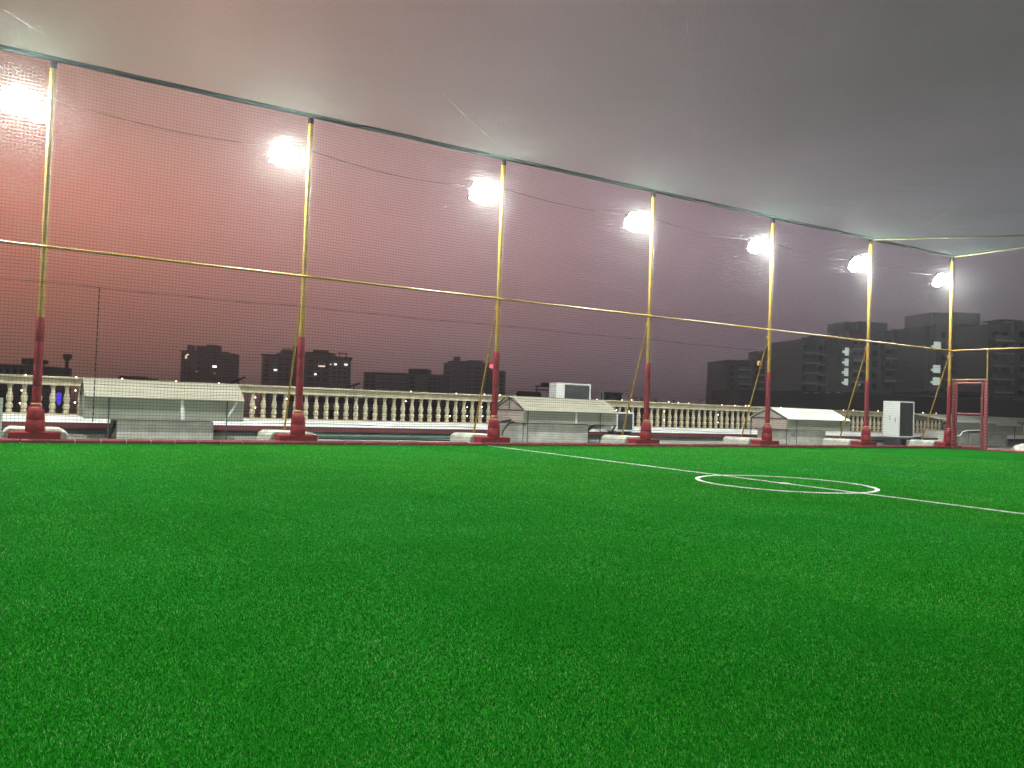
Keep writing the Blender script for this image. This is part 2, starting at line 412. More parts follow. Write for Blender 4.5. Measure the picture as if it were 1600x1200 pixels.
GAP = .060
def wall_net(A, B, z0, z1, normal_off):
    """square mesh hung between A and B (2-D points)"""
    A = np.array(A); B = np.array(B); L = np.linalg.norm(B-A); d = (B-A)/L; nrm = np.array([-d[1], d[0]])
    def pt(s, z):
        w = .018*math.sin(s*1.33+z*.7)+.012*math.sin(z*2.3-s*.6)
        dz = -.02*math.sin(math.pi*((s-1.0) % SP)/SP) + .006*math.sin(s*3.1+z*5)
        p = A+d*s+nrm*(w+normal_off); return (p[0], p[1], z+dz)
    H_, V_ = [], []
    nz = int((z1-z0)/GAP); ns = int(L/GAP); step = .6
    k = int(L/step)
    for i in range(nz+1):
        z = z0+(z1-z0)*i/nz
        pts = [pt(L*j/k, z) for j in range(k+1)]
        H_ += list(zip(pts[:-1], pts[1:]))
    m2 = 9
    for i in range(ns+1):
        s = L*i/ns
        pts = [pt(s, z0+(z1-z0)*j/m2) for j in range(m2+1)]
        V_ += list(zip(pts[:-1], pts[1:]))
    return H_, V_, pt
xl = X0-1.2*SP
H_, V_, pt = wall_net((xl, YW-.115), (XE-.1, YW-.115), .07, H-.065, 0)
side = ribbons(H_+V_, np.array([.0027]*len(H_)+[.0015]*len(V_)), 'side_net', 'side_net_nylon')
tag(side, 'fine dark square mesh net hung along the long side of the pitch', 'net')
# seams of the side net
sb = MB(); sm = [pt(s*.3, 2.87) for s in range(int((XE-.1-xl)/.3)+1)]
for i in range(len(sm)-1):
    sb.tube([sm[i], sm[i+1]], .0045 if i % 3 else .007, 5, cap=False)
xs = on_y(150, 560, YW-.115).x - xl
sb.tube([pt(xs, .4+2.47*i/66) for i in range(67)], [.004 if i % 3 == 0 else .010 for i in range(67)], 6)
sb.build('seam', 'black_cord', side)
H2, V2, pt2 = wall_net((XE-.09, YW-.2), (XE-.09, 9.0), .07, H-.04, 0)
# leave the gateway open
def keep(s):
    p = s[0]; return not (15.47 < p[1] < 16.5 and p[2] < 2.42)
e2 = [s for s in H2+V2 if keep(s)]
tag(ribbons(e2, [.0016]*len(e2), 'end_net', 'side_net_nylon'),
    'fine dark mesh net closing the far right end of the pitch', 'net')
# roof net: diamond mesh, strands along the two diagonals
def roof():
    xa, xb, ya, yb = -9.0, XE-.06, YN+.1, YW-.14
    segs = []; g = .034*math.sqrt(2); st = .9
    def zz(x, y):
        u = ((x-X0) % SP)/SP
        return H-.03-.05*math.sin(math.pi*u)*math.sin(math.pi*min(1, max(0, (y-ya)/(yb-ya)))) - .03*math.sin(math.pi*u)+.012*math.sin(x*1.9+y*1.1)
    for sgn in (1, -1):
        # lines y = sgn*x + c
        cs = np.arange(min(ya-sgn*xa, ya-sgn*xb), max(yb-sgn*xa, yb-sgn*xb), g)
        for c in cs:
            if sgn == 1: lo, hi = max(xa, ya-c), min(xb, yb-c)
            else: lo, hi = max(xa, c-yb), min(xb, c-ya)
            if hi-lo < .05: continue
            n = max(1, int((hi-lo)/st)); xs_ = [lo+(hi-lo)*i/n for i in range(n+1)]
            pts = [(x, sgn*x+c, zz(x, sgn*x+c)) for x in xs_]
            segs += list(zip(pts[:-1], pts[1:]))
    o = strands(segs, .00118, 'roof_net', 'roof_net_nylon')
    tag(o, 'fine grey diamond mesh net stretched overhead as a roof over the pitch', 'net')
    sb = MB()
    for (p, q, w) in (((690, 140), (772, 222), .0045), ((650, 86), (690, 140), .002), ((880, 150), (940, 245), .0022), ((1071, 0), (1093, 290), .002),
                      ((1440, 355), (1500, 315), .004), ((1330, 340), (1360, 312), .004), ((8, 15), (72, 56), .0035), ((165, 0), (215, 36), .002)):
        a, c = on_z(*p, H-.04), on_z(*q, H-.04); n = 30
        pts = []
        for i in range(n+1):
            v = a.lerp(c, i/n); pts.append((v.x, v.y, zz(v.x, v.y)-.004))
        sb.tube(pts, [w*.45*random.uniform(.25, 1.3) for _ in pts], 5)
    sb.build('seam', 'seam_glint_cord', o)  # short pale cords along the seams, coloured to imitate lamp glints
roof()

# ------------------------------------------------------------------ floodlights
def make_flood(tilt, led):
    t = empty('floodlight'); tl = R(tilt)
    # local frame: lamp faces -Y, tilted down
    ca, sa = math.cos(tl), math.sin(tl)
    fwd = Vector((0, -ca, -sa)); up = Vector((0, -sa, ca)); rt = Vector((1, 0, 0))
    def L(x, u, f): return rt*x+up*u+fwd*f
    def obox(bb, x0, x1, u0, u1, f0, f1):
        vs = [L(x, u, f) for f in (f0, f1) for (x, u) in ((x0, u0), (x1, u0), (x1, u1), (x0, u1))]
        bb.add(vs, [(0, 3, 2, 1), (4, 5, 6, 7), (0, 1, 5, 4), (1, 2, 6, 5), (2, 3, 7, 6), (3, 0, 4, 7)])
    bb = MB(); obox(bb, -.27, .27, -.22, .22, -.05, .02)
    for i in range(9): obox(bb, -.2+i*.05-.006, -.2+i*.05+.006, -.16, .16, -.085, -.05)
    obox(bb, -.27, .27, .205, .22, .02, .035); obox(bb, -.27, .27, -.22, -.205, .02, .035)
    obox(bb, -.27, -.255, -.205, .205, .02, .035); obox(bb, .255, .27, -.205, .205, .02, .035)
    bb.build('housing', 'lamp_housing', t)
    bb = MB(); rings = []; NS = 20
    for (sx_, su_, f_) in ((.285, .250, .026), (.285, .250, .050), (.262, .228, .095), (.20, .17, .130), (.09, .08, .145)):
        for k in range(NS):
            a = 2*math.pi*k/NS; c_, s_ = math.cos(a), math.sin(a); q_ = (abs(c_)**2.15+abs(s_)**2.15)**(-1/2.15)
            rings.append(L(sx_*c_*q_, su_*s_*q_, f_))
    bb.add(rings, [(NS*i+k, NS*i+(k+1) % NS, NS*i+NS+(k+1) % NS, NS*i+NS+k) for i in range(4) for k in range(NS)]+[tuple(range(4*NS, 5*NS))])
    bb.build('led_panel', led, t)  # lens widened and rounded beyond the housing to imitate overexposed glare
    bb = MB(); bb.tube([(-.29, 0, 0), (-.29, .12, .06), (.29, .12, .06), (.29, 0, 0)], .012, 6)
    bb.tube([(.2, .12, .06), (.50, .02, .06), (.50, -.16, .06)], .02, 8)
    bb.build('bracket', 'yellow_paint', t)
    return t
FL = ['lit white floodlight on the pole left of the wide cream roof cover',
      'lit white floodlight on the pole just right of the wide cream roof cover',
      'lit white floodlight on the pole beside the curved cover with the open gable',
      'lit white floodlight on the pole right of the curved roof cover',
      'lit white floodlight on the pole in front of the white roof cover',
      'lit white floodlight on the pole left of the tall cooling unit',
      'lit white floodlight on the corner pole above the red gate']
GF = 'floodlights on the net poles'
LX, LY, LZz = -.50, YW+.20, 6.05
F0 = make_flood(33, 'flood_led'); FN = make_flood(17, 'flood_led_near'); tag(F0, FL[0], 'floodlight', GF); F0.location = (X0+LX, LY, LZz+.06)
for k in range(1, 7): dup(F0, (X0+SP*k+LX, LY, LZz), 0, FL[k])
f2 = dup(F0, (X0-.20, LY+.12, LZz-.12), R(6), 'smaller lower lit floodlight beside the leftmost floodlight on the first pole', skip=('bracket',))
f2.scale = (.5, .5, .5)
for k in (-1, -2): dup(F0, (X0+SP*k+LX, LY, LZz), 0, 'lit floodlight of the long side beyond the left edge of the view')
tag(FN, 'lit floodlight of the near side behind the camera', 'floodlight', GF); FN.location = (X0-SP*2-LX, YN-.20, LZz); FN.rotation_euler = (0, 0, R(180))
for k in range(-1, 7): dup(FN, (X0+SP*k-LX, YN-.20, LZz), R(180))

# overhead cable joining the lamps
cb = MB(); pts = []
for k in range(-2, 7):
    xa = X0+SP*k
    for i in range(12):
        u = i/12; pts.append((xa+SP*u, YW+.25, 6.26-.20*math.sin(math.pi*u)*(.8+.2*math.sin(k*2.1))))
pts = [p for p in pts if p[0] < XE-.1]
cb.tube(pts, .007, 6); tag(cb.build('lamp_cable', 'black_cord'), 'black cable sagging from floodlight to floodlight above the mid rail', 'cable')

# ------------------------------------------------------------------ red gate in the end net
g = empty('net_gate', (XE-.08, 15.95, 0)); tag(g, 'red padded doorway frame with yellow header in the end net', 'gate')
gb = MB(); gb.tube([(0, -.58, .02), (0, -.58, 2.42)], .06, 12); gb.build('jamb', 'gate_vinyl', g, True)
gb = MB(); gb.tube([(0, .55, .02), (0, .55, 2.42)], .06, 12); gb.build('jamb', 'gate_vinyl', g, True)
gb = MB(); gb.tube([(0, -.60, 2.45), (0, .66, 2.45)], .024, 10); gb.tube([(0, -.60, 2.40), (0, -.60, RAIL-.02)], .027, 10); gb.build('header_frame', 'yellow_paint', g, True)
gl = MB()
gl.tube([(-.03, -.46, .08), (-.03, -.46, 2.34)], .038, 8); gl.tube([(-.03, .44, .08), (-.03, .44, 2.34)], .038, 8)
for z in (.10, 1.25, 2.33): gl.tube([(-.03, -.46, z), (-.03, .44, z)], .033, 8)
lf = gl.build('leaf_frame', 'red_steel', g, True)
for z in [.2+i*.11 for i in range(20)]:
    for yv in (-.58, .55):
        lb = MB(); lb.lathe([(.062, z), (.066, z+.008), (.066, z+.02), (.062, z+.028)], 12, (0, yv)); lb.build('lacing', 'lace_cord', g)


# ------------------------------------------------------------------ parapet: ledge and balustrade
YB = 20.8
led = empty('parapet_ledge', (0, 20.5, 0)); tag(led, 'low white ledge with dark red tiled edge under the balustrade', 'ledge')
lb = MB(); lb.prism([(-.2, .25), (-.19, .262), (.10, .385), (.58, .39), (.58, .24), (-.2, .24)], 'x', -16, 60); lb.build('white_coping', 'white_plaster', led)
lb = MB(); lb.box(-16, 60, -.215, -.16, .115, .238); lb.build('red_fascia', 'maroon_tile', led)
lb = MB(); lb.box(-16, 60, -.02, .5, -.01, .238); lb.build('ledge_wall', 'roof_floor', led)

bal = empty('balustrade', (0, YB, .39)); tag(bal, 'long cream balustrade of turned balusters along the roof edge', 'balustrade')
bb = MB()
bb.box(-16, 60, -.10, .10, .662, .712); bb.box(-16, 60, -.085, .085, .712, .77); bb.box(-16, 60, -.115, .115, .77, .805)
bb.prism([(-.14, .805), (-.15, .82), (-.15, .845), (-.13, .86), (.13, .86), (.15, .845), (.15, .82), (.14, .805)], 'x', -16, 60)
bb.build('handrail', 'cream_stone', bal)
bb = MB(); bb.box(-16, 60, -.11, .11, .001, .028); bb.build('base_rail', 'cream_stone', bal)
prof = [(.072, .028), (.072, .085), (.055, .095), (.062, .12), (.082, .16), (.085, .19), (.072, .225), (.055, .245), (.060, .262),
        (.058, .285), (.074, .31), (.082, .345), (.078, .385), (.062, .44), (.047, .50), (.043, .545), (.046, .565), (.060, .575), (.060, .592), (.048, .60), (.058, .615), (.074, .635), (.074, .662)]
prof = [(r_*.86, z_) for r_, z_ in prof]
pr = MB(); pr.lathe(prof, 12); bp = pr.build('baluster', 'cream_stone', bal, True)
bx = [-.208+.2735*k for k in range(-2, 170)]
hid = lambda x: (1.35 < x < 4.6) or (13.3 < x < 15.9) or (25.2 < x < 27.2)
vis = [x for x in bx if not hid(x) and x > -.6]
bp.location = (vis[0], 0, 0)
for x in vis[1:100]:
    c = bp.copy(); col.objects.link(c); c.parent = bal; c.location = (x, 0, 0)
rest = [x for x in bx if x not in vis[:100] and x < 46]
rb = MB()
for x in rest: rb.lathe(prof, 8, (x, 0))
tag(rb.build('baluster_row', 'cream_stone', bal, True), kind='stuff')

# fairy lights on the rail
sl = empty('string_lights', (0, YB-.17, 1.25)); tag(sl, 'string of tiny warm bulbs draped along the cream balustrade rail', 'string lights')
top = [(40, 587), (119, 590), (191, 592), (275, 596), (342, 599), (642, 612), (713, 615), (757, 616), (781, 617), (933, 625), (972, 625), (987, 625), (1045, 628),
       (1060, 629), (1076, 630), (1128, 633), (1148, 634), (1165, 634), (1170, 634), (1220, 637), (1318, 641), (1333, 641), (1372, 642), (1428, 645), (1442, 645), (1463, 645)]
low = [(34, 610), (31, 630), (118, 610), (117, 629), (399, 621), (399, 637), (448, 623), (634, 627), (703, 650), (730, 636), (730, 650), (753, 636), (754, 650), (963, 641), (983, 643),
       (982, 656), (1038, 643), (1038, 656), (1122, 648), (1122, 660), (1443, 655), (1577, 662), (1579, 673)]
wire = MB(); wp = []
bulb = None
for i, q in enumerate(top+low):
    p = on_y(*q, YB-.17); z = p.z-1.25
    if i < len(top): wp.append((p.x, 0, .0)); z = max(.0, min(.035, z))
    if bulb is None:
        m_ = MB(); m_.lathe([(.004, -.016), (.013, -.008), (.016, 0), (.013, .008), (.004, .016)], 8); bulb = m_.build('bulb', 'fairy_bulb', sl, True); o = bulb
    else:
        o = bulb.copy(); col.objects.link(o); o.parent = sl
    o.location = (p.x, 0, z)
wpts = [(-2, 0, -.01)]
for a in sorted(wp):
    wpts += [((wpts[-1][0]+a[0])/2, 0, -.05), (a[0], 0, -.012)]
wire.tube(wpts, .004, 5); wire.build('wire', 'black_cord', sl)

# ------------------------------------------------------------------ roof covers (skylight / tank covers)
def cover(X, W, Y0, D, base, panel_z, roof_m, legs, label, ext=(.05, .05), gable='frame', curve=True, whites=()):
    c = empty('roof_cover', (X, Y0, 0)); tag(c, label, 'cover', 'gabled covers on the roof behind the side net')
    he, hr = .87, 1.225
    if curve: top_ = [(-.06, he-.01), (D*.16, he+.17), (D*.34, hr-.04), (D*.5, hr), (D*.66, hr-.04), (D*.84, he+.17), (D+.06, he-.01)]
    else: top_ = [(-.06, he-.01), (D*.45, hr-.01), (D*.5, hr), (D*.55, hr-.01), (D+.06, he-.01)]
    bb = MB(); pts = top_+[(y, z-.022) for y, z in top_[::-1]]; bb.prism(pts, 'x', 0, W)
    # sheet laps
    r = bb.build('roof_sheet', roof_m, c)
    lp = MB()
    for (ya, za), (yb2, zb) in zip(top_[:-1], top_[1:]):
        for k in range(1, 3):
            t_ = k/3; lp.box(.02, W-.02, ya+(yb2-ya)*t_-.005, ya+(yb2-ya)*t_+.005, za+(zb-za)*t_-.002, za+(zb-za)*t_+.006)
    lp.build('lap_ribs', roof_m, r)
    bb = MB(); bb.box(.0, W, .0, .012, panel_z, he-.012); bb.build('front_panel', 'side_sheet', c)
    bb = MB(); bb.box(.0, W, D-.012, D, panel_z, he-.012); bb.build('back_panel', 'side_sheet', c)
    gp = [(D*.02, panel_z), (D*.98, panel_z)]+[(min(max(y, D*.02), D*.98), z-.03) for y, z in top_[::-1]]
    bb = MB(); bb.prism(gp, 'x', W-.02, W-.008); bb.build('end_panel', 'side_sheet', c)
    bb = MB(); bb.prism(gp, 'x', .05, .062); bb.build('end_panel', 'side_sheet' if gable != 'frame' else 'gable_sheet', c)
    if gable == 'frame':
        fb = MB()
        for xx in (.03,):
            fb.tube([(xx, .03, 0), (xx, .03, he-.02)], .014, 6); fb.tube([(xx, D-.03, 0), (xx, D-.03, he-.02)], .014, 6)
            fb.tube([(xx, .03, he-.02), (xx, D-.03, he-.02)], .014, 6)
            fb.tube([(xx, .03, he-.02), (xx, D*.5, hr-.05)], .014, 6); fb.tube([(xx, D-.03, he-.02), (xx, D*.5, hr-.05)], .014, 6)
            fb.tube([(xx, D*.5, he-.02), (xx, D*.5, hr-.05)], .010, 6)
        fb.build('gable_frame', 'dark_steel', c, True)
    bb = MB(); bb.box(base[0], base[1], .06, D-.12, -.01, panel_z-.015); bb.build('base_block', 'concrete', c, False, .012)
    for lx in legs:
        bb = MB(); bb.tube([(lx, -.03, 0), (lx, -.03, he-.03)], .013, 6); bb.build('leg', 'dark_steel', c, True)
    for (a, a2, w, z0, z1) in whites:
        bb = MB(); bb.prism([(a-w, z0), (a+w, z0), (a2+w, z1), (a2-w, z1)], 'y', -.022, -.004); bb.build('white_strip', 'ac_white', c)  # thin white strips, upright and slanted, on the front panel
    return c
cover(1.08, 3.1, 18.2, 1.6, (.62, 2.50), .40, 'cover_sheet', (.45, 2.75), 'wide cream roof cover with green side panel behind the first bay of net', gable='panel', whites=((1.86, 1.83, .035, .41, .85), (2.72, 2.95, .025, .41, .82)))
cover(11.42, 3.15, 18.2, 1.6, (.16, 2.20), .52, 'cover_sheet', (.13, 2.55), 'curved cream roof cover with open gable and pale block base beside tall fan unit', whites=((1.72, 1.72, .025, .53, .85),))
cover(21.75, 3.25, 18.2, 1.6, (.25, 2.05), .50, 'cover_white', (.45, 2.75), 'bright white roof cover with straight slopes and open gable behind the fifth pole', curve=False)
cover(33.3, 3.2, 18.2, 1.6, (.3, 2.2), .50, 'side_sheet', (.45, 2.6), 'dull grey gabled roof cover right of the red gate, farthest of the covers')
# cover running the other way, seen through the gate
c = empty('roof_cover', (30.0, 17.3, 0)); tag(c, 'flat fronted grey roof cover on concrete blocks seen through the red gate', 'cover', 'gabled covers on the roof behind the side net')
bb = MB(); bb.prism([(0, .95), (1.6, 1.22), (2.6, .98), (2.6, .95), (1.6, 1.19), (0, .92)], 'x', 0, 2.9); bb.build('roof_sheet', 'side_sheet', c)
bb = MB(); bb.box(.02, 2.88, .03, .045, .62, .925); bb.build('front_panel', 'side_sheet', c)
bb = MB(); bb.box(.2, 1.1, .15, 1.4, -.01, .60); bb.box(1.18, 2.5, .12, 1.4, -.01, .55); bb.build('base_block', 'concrete', c, False, .01)
# ------------------------------------------------------------------ air conditioning units
def ac(X, Y, z0, z1, W, D, fans, label, wl=.28, feet=True, rz=0):
    t = empty('cooling_unit', (X, Y, z0), rz); tag(t, label, 'air conditioner', 'white cooling units on the roof')
    h = z1-z0
    bb = MB(); bb.box(0, W, .02, D, .0, h); bb.build('casing', 'ac_white', t, False, .012)
    bb = MB(); f = .045
    bb.box(0, W, 0, .018, h-f, h); bb.box(0, W, 0, .018, 0, f); bb.box(0, wl, 0, .018, f+.001, h-f-.001); bb.box(W-f, W, 0, .018, f+.001, h-f-.001)
    bb.build('front_frame', 'ac_white', t)
    bb = MB(); bb.box(wl+.001, W-f-.001, .008, .019, f+.001, h-f-.001)
    n = int((h-2*f)/.03)
    for i in range(n): z = f+.012+i*.03; bb.box(wl+.004, W-f-.004, .001, .0075, z, z+.006)
    bb.build('grille', 'ac_fins', t)
    cx = (wl+W-f)/2; rr = min((W-f-wl)/2, (h-2*f)/2/fans)*.86
    for k in range(fans):
        cz = f+(h-2*f)*(k+.5)/fans; gb = MB()
        for q in (1.0, .68, .36):
            pts = [(cx+rr*q*math.cos(a*2*math.pi/20), -.006, cz+rr*q*math.sin(a*2*math.pi/20)) for a in range(21)]; gb.tube(pts, .004, 5, cap=False)
        gb.build('fan_guard', 'dark_steel', t)
    if feet:
        for xx in (.08, W-.14):
            fb = MB(); fb.box(xx, xx+.07, .0, D, -(z0 if z0 < .5 else .1), -.001); fb.build('foot', 'dark_steel', t)
    return t
ac(13.72, 20.05, .395, 1.70, 1.28, .40, 1, 'large white cooling unit rising behind the curved cream roof cover', wl=.30, feet=False)
ac(15.82, 19.95, .28, .88, .84, .32, 1, 'low white cooling unit with dark grille right of the curved cream roof cover', wl=.20)
t3 = ac(27.72, 18.1, .31, 1.64, .92, .66, 2, 'tall white cooling unit standing alone left of the red gate', wl=.05)
hb = MB(); hb.tube([(-.012, .15, .55), (-.012, .15, .72)], .012, 6); hb.box(-.004, -.001, .35, .4, .74, .78); hb.box(-.004, -.001, .35, .4, .64, .68); hb.build('handle', 'dark_steel', t3)

# ------------------------------------------------------------------ pipes, cables, clutter behind the net
def line(name, pts, r, m_, label, cat, n=6):
    bb = MB(); bb.tube(pts, r, n); return tag(bb.build(name, m_, None, True), label, cat)
line('pipe', [(5.6, 19.3, .05), (8.5, 19.25, .05), (11.1, 19.35, .05)], .035, 'green_pipe', 'green pipe lying on the roof floor left of the curved cream cover', 'pipe')
line('pipe', [(5.2, 18.6, .035), (8, 18.5, .035), (9.4, 18.2, .035), (10.9, 18.4, .035)], .022, 'black_rubber', 'thin black hose along the floor in front of the green pipe', 'hose')
line('pipe', [(10.75, 18.7, .0), (10.8, 18.75, .3), (11.0, 18.8, .50), (11.5, 18.9, .57), (12, 19, .58)], .03, 'black_rubber', 'black bent hose entering the open gable of the curved cover', 'hose')
line('pipe', [(10.95, 18.55, .0), (11.05, 18.6, .28), (11.3, 18.7, .50), (11.7, 18.8, .55), (12, 18.9, .56)], .024, 'black_rubber', 'second black bent hose just in front of the other at the curved cover', 'hose')
line('pipe', [(13.75, 18.45, 0), (13.8, 18.5, .35), (14.1, 18.6, .50), (15.1, 18.9, .5), (15.3, 19.3, .3)], .035, 'black_rubber', 'black pipe elbow between the curved cover and the low cooling unit', 'pipe')
line('pipe', [(13.7, 18.7, .45), (14.3, 18.75, .42), (14.9, 18.9, .42)], .05, 'ac_white', 'short white pipe under the right end of the curved cover', 'pipe')
line('pipe', [(26.0, 18.6, .26), (27.3, 17.95, .27), (28.6, 17.9, .27), (30.0, 18.0, .28)], .04, 'black_rubber', 'black pipes running past the foot of the tall cooling unit', 'pipe')
line('pipe', [(24.9, 19.2, .13), (27.6, 18.9, .14), (31, 18.8, .14)], .06, 'black_rubber', 'thick black pipe on the floor behind the tall cooling unit', 'pipe')
line('pipe', [on_y(1490, 681, 17.2), on_y(1500, 681, 17.2), on_y(1504, 675, 17.2), on_y(1510, 673, 17.2), on_y(1532, 672, 17.2)], .02, 'ac_white', 'bent white pipe seen through the red gate', 'pipe')
line('pipe', [(1.55, 18.35, .0), (1.62, 18.4, .15), (1.7, 18.5, .33), (1.9, 18.6, .37)], .035, 'black_rubber', 'black drain hose at the left foot of the wide cream cover', 'hose')
line('cable', [(5.1, 20.25, .30), (6.5, 20.2, .33), (8.5, 20.24, .29), (10.5, 20.2, .32), (11.2, 20.3, .30)], .006, 'black_cord', 'thin cable lying on the white ledge left of the curved cover', 'cable')
line('cable', [(17.0, 20.25, .30), (18.5, 20.2, .35), (20.5, 20.24, .30), (22.2, 20.2, .33)], .006, 'black_cord', 'thin cable lying on the white ledge right of the low cooling unit', 'cable')
st = empty('metal_stand', (-.62, 17.25, 0)); tag(st, 'pale green metal frame stand at the left edge beside the first pole', 'stand')
sb = MB(); sb.box(.28, .35, -.03, .03, 0, .78); sb.box(-.9, -.83, -.03, .03, 0, .78); sb.box(-.829, .279, -.03, .03, .72, .78); sb.build('frame', 'grey_green_paint', st)
sb = MB(); sb.box(-.82, .27, -.008, .008, .08, .715); sb.build('panel', 'shed_dark', st)
def lump(name, c, sx, sy, sz, m_, label, cat, seed):
    rs = np.random.default_rng(seed); vs = []; fs = []; n, k = 14, 7
    for i in range(k+1):
        ph = math.pi/2*i/k
        for j in range(n):
            th = 2*math.pi*j/n; q = 1+rs.uniform(-.12, .12)
            vs.append((c[0]+sx*q*math.cos(th)*math.cos(ph)**.6, c[1]+sy*q*math.sin(th)*math.cos(ph)**.6, c[2]+sz*math.sin(ph)*q))
    for i in range(k):
        for j in range(n): fs.append((i*n+j, i*n+(j+1) % n, (i+1)*n+(j+1) % n, (i+1)*n+j))
    fs.append(tuple(range(n))[::-1])
    bb = MB(); bb.add(vs, fs); return tag(bb.build(name, m_, None, True), label, cat)
q = on_z(1597, 706, 0)
lump('cement_lump', (XE+.62, 14.35, -.01), .62, .42, .30, 'sack_white', 'pale lumpy mound of plaster outside the end net at the right edge', 'mound', 3)
lump('rubble_heap', (20.7, 19.2, -.01), .5, .3, .14, 'concrete', 'small grey rubble heap on the floor left of the white roof cover', 'rubble', 5)

# ------------------------------------------------------------------ the city behind
GZ = -18.0
class Block:
    """a building whose blocks are given by their place in the view, built at its own distance and real size"""
    def __init__(s, name, px, D, yaw, label, group='apartment blocks beyond the roof edge', cat='building'):
        d = ray(px, 640); d = d/ d.dot(F_); s.D = D; s.px = px; s.sc = FPX/D
        p = EYE+d*D; rzv = math.atan2(R0.y, R0.x)+R(yaw)
        s.root = empty(name, (p.x, p.y, GZ), rzv); tag(s.root, label, cat, group); s.cy = math.cos(R(yaw))
        s.hy = None
    def X(s, px): return (px-s.px)/s.sc/s.cy
    def Z(s, px, py):
        d = ray(px, py); d = d/d.dot(F_); return (EYE+d*s.D).z-GZ
    def part(s, name, m_, boxes, parent=None):
        bb = MB()
        for (xa, xb, yt, yb, y0, y1) in boxes:
            pm = (xa+xb)/2; z1 = s.Z(pm, yt); z0 = 0 if yb is None else s.Z(pm, yb)
            bb.box(s.X(xa), s.X(xb), y0, y1, z0, z1)
        return bb.build(name, m_, parent or s.root)
    def grid(s, xa, xb, yt, yb, nx, ny, fx=.55, fz=.5, y0=-.12, m_='window_glass', sill='slab_pale', skip=.0, name='window'):
        z1, z0 = s.Z((xa+xb)/2, yt), s.Z((xa+xb)/2, yb); A, Bx = s.X(xa), s.X(xb)
        cw, ch = (Bx-A)/nx, (z1-z0)/ny
        w, h = cw*fx, ch*fz
        bb = MB(); bb.box(-w/2, w/2, y0, .05, -h/2, h/2); first = None
        for i in range(nx):
            for j in range(ny):
                if random.random() < skip: continue
                if first is None: first = bb.build(name, m_, s.root); o = first
                else: o = first.copy(); col.objects.link(o); o.parent = s.root
                o.location = (A+cw*(i+.5), 0, z0+ch*(j+.5))
    def slabs(s, xa, xb, ys, t=.35, d=1.1, m_='slab_pale', name='balcony'):
        for y in ys:
            z = s.Z((xa+xb)/2, y); bb = MB(); bb.box(s.X(xa), s.X(xb), -d, -.005, z-t, z)
            bb.box(s.X(xa), s.X(xb), -d, -d+.08, z+.001, z+.9); bb.build(name, ['tower_grey' if m_ == 'slab_pale' else m_], s.root)
            eb = MB(); eb.box(s.X(xa)-.05, s.X(xb)+.05, -d-.06, -d-.005, z-t, z-.02); eb.build('balcony_edge', m_, s.root)
    def lit(s, name, m_, xa, xb, yt, yb, y0=-.2):
        return s.part(name, m_, [(xa, xb, yt, yb, y0, y0+.15)])

B = Block('apartment_tower', 315, 420, 0, 'dark narrow apartment block with three roof turrets above the wide cream cover')
B.part('wall', 'tower_dark', [(279, 352, 549.5, None, 0, 18)])
B.part('roof_turret', 'tower_dark', [(284.5, 291.5, 538, 549.4, 3, 8)]); B.part('roof_turret', 'tower_dark', [(299, 313, 539.5, 549.4, 3, 9)]); B.part('roof_turret', 'tower_dark', [(316.5, 331, 538, 549.4, 1, 10)])
B.part('cornice', 'roof_dark', [(278, 354.5, 548.2, 550.2, -.8, -.02)])
B.grid(302, 314, 553, 597, 1, 5); B.grid(328, 336, 553, 597, 1, 5); B.grid(283, 296, 561, 597, 2, 4)
B.lit('lit_window', 'lit_warm', 285.5, 288.5, 555, 560); B.lit('lit_window', 'lit_warm', 287.5, 291, 552.5, 554.8)
B.lit('lit_window', 'lit_bright', 329, 335.5, 571, 574.3); B.lit('lit_window', 'lit_dim', 331, 334, 582, 584); B.lit('lit_window', 'lit_dim', 303, 306, 579.5, 581.5)

B = Block('apartment_block', 476, 420, 8, 'broad apartment block with flat canopies on its roof behind the second pole')
B.part('wall', 'tower_grey', [(409, 422, 556, None, 0, 16)]); B.part('wall', 'tower_pale', [(422, 430, 556, None, -.5, 14)])
B.part('wall', 'tower_blue', [(430, 512, 553, None, .3, 18)]); B.part('wall', 'tower_grey', [(512, 541, 559.5, None, -.4, 16)])
B.part('roof_parapet', 'roof_dark', [(407, 438, 553.5, 556, -1.2, 10)]); B.part('roof_parapet', 'roof_dark', [(511, 543.5, 556.8, 559.4, -1.2, 12)])
B.part('roof', 'roof_dark', [(436, 470, 547.5, 552.9, 1, 14)]); B.part('roof', 'roof_dark', [(474, 517, 550, 552.9, 1, 14)]); B.part('roof', 'roof_dark', [(484, 507, 546.2, 549.9, 2, 12)])
B.part('canopy', 'roof_dark', [(437, 450, 544.2, 545.2, 2, 7), (440, 441, 545.2, 547.4, 3, 3.4)]); B.part('water_tank', 'teal_tank', [(453.5, 463, 540.5, 547.4, 2, 6)])
B.part('canopy', 'roof_dark', [(521, 536, 550, 551, 2, 7), (524, 525.5, 551, 556.7, 3, 3.5), (534, 535.5, 551, 556.7, 3, 3.5)])
B.grid(432, 462, 557, 597, 3, 5, .6, .5, .1); B.grid(478, 510, 560, 597, 3, 4, .55, .5, .1); B.grid(514, 539, 571, 600, 3, 4, .5, .5, -.5)
B.grid(411, 421, 560, 597, 1, 5, .5, .5)
B.lit('lit_window', 'lit_bright', 427.5, 432.5, 577.2, 579.6, -1); B.lit('lit_window', 'lit_warm', 494, 504.5, 570.8, 573, -.6)
wf = B.part('window_frame', 'slab_pale', [(493.5, 495.3, 565.5, 570.7, -.6, -.2), (503, 504.8, 565.5, 570.7, -.6, -.2), (493.5, 504.8, 564.6, 565.4, -.6, -.2)])
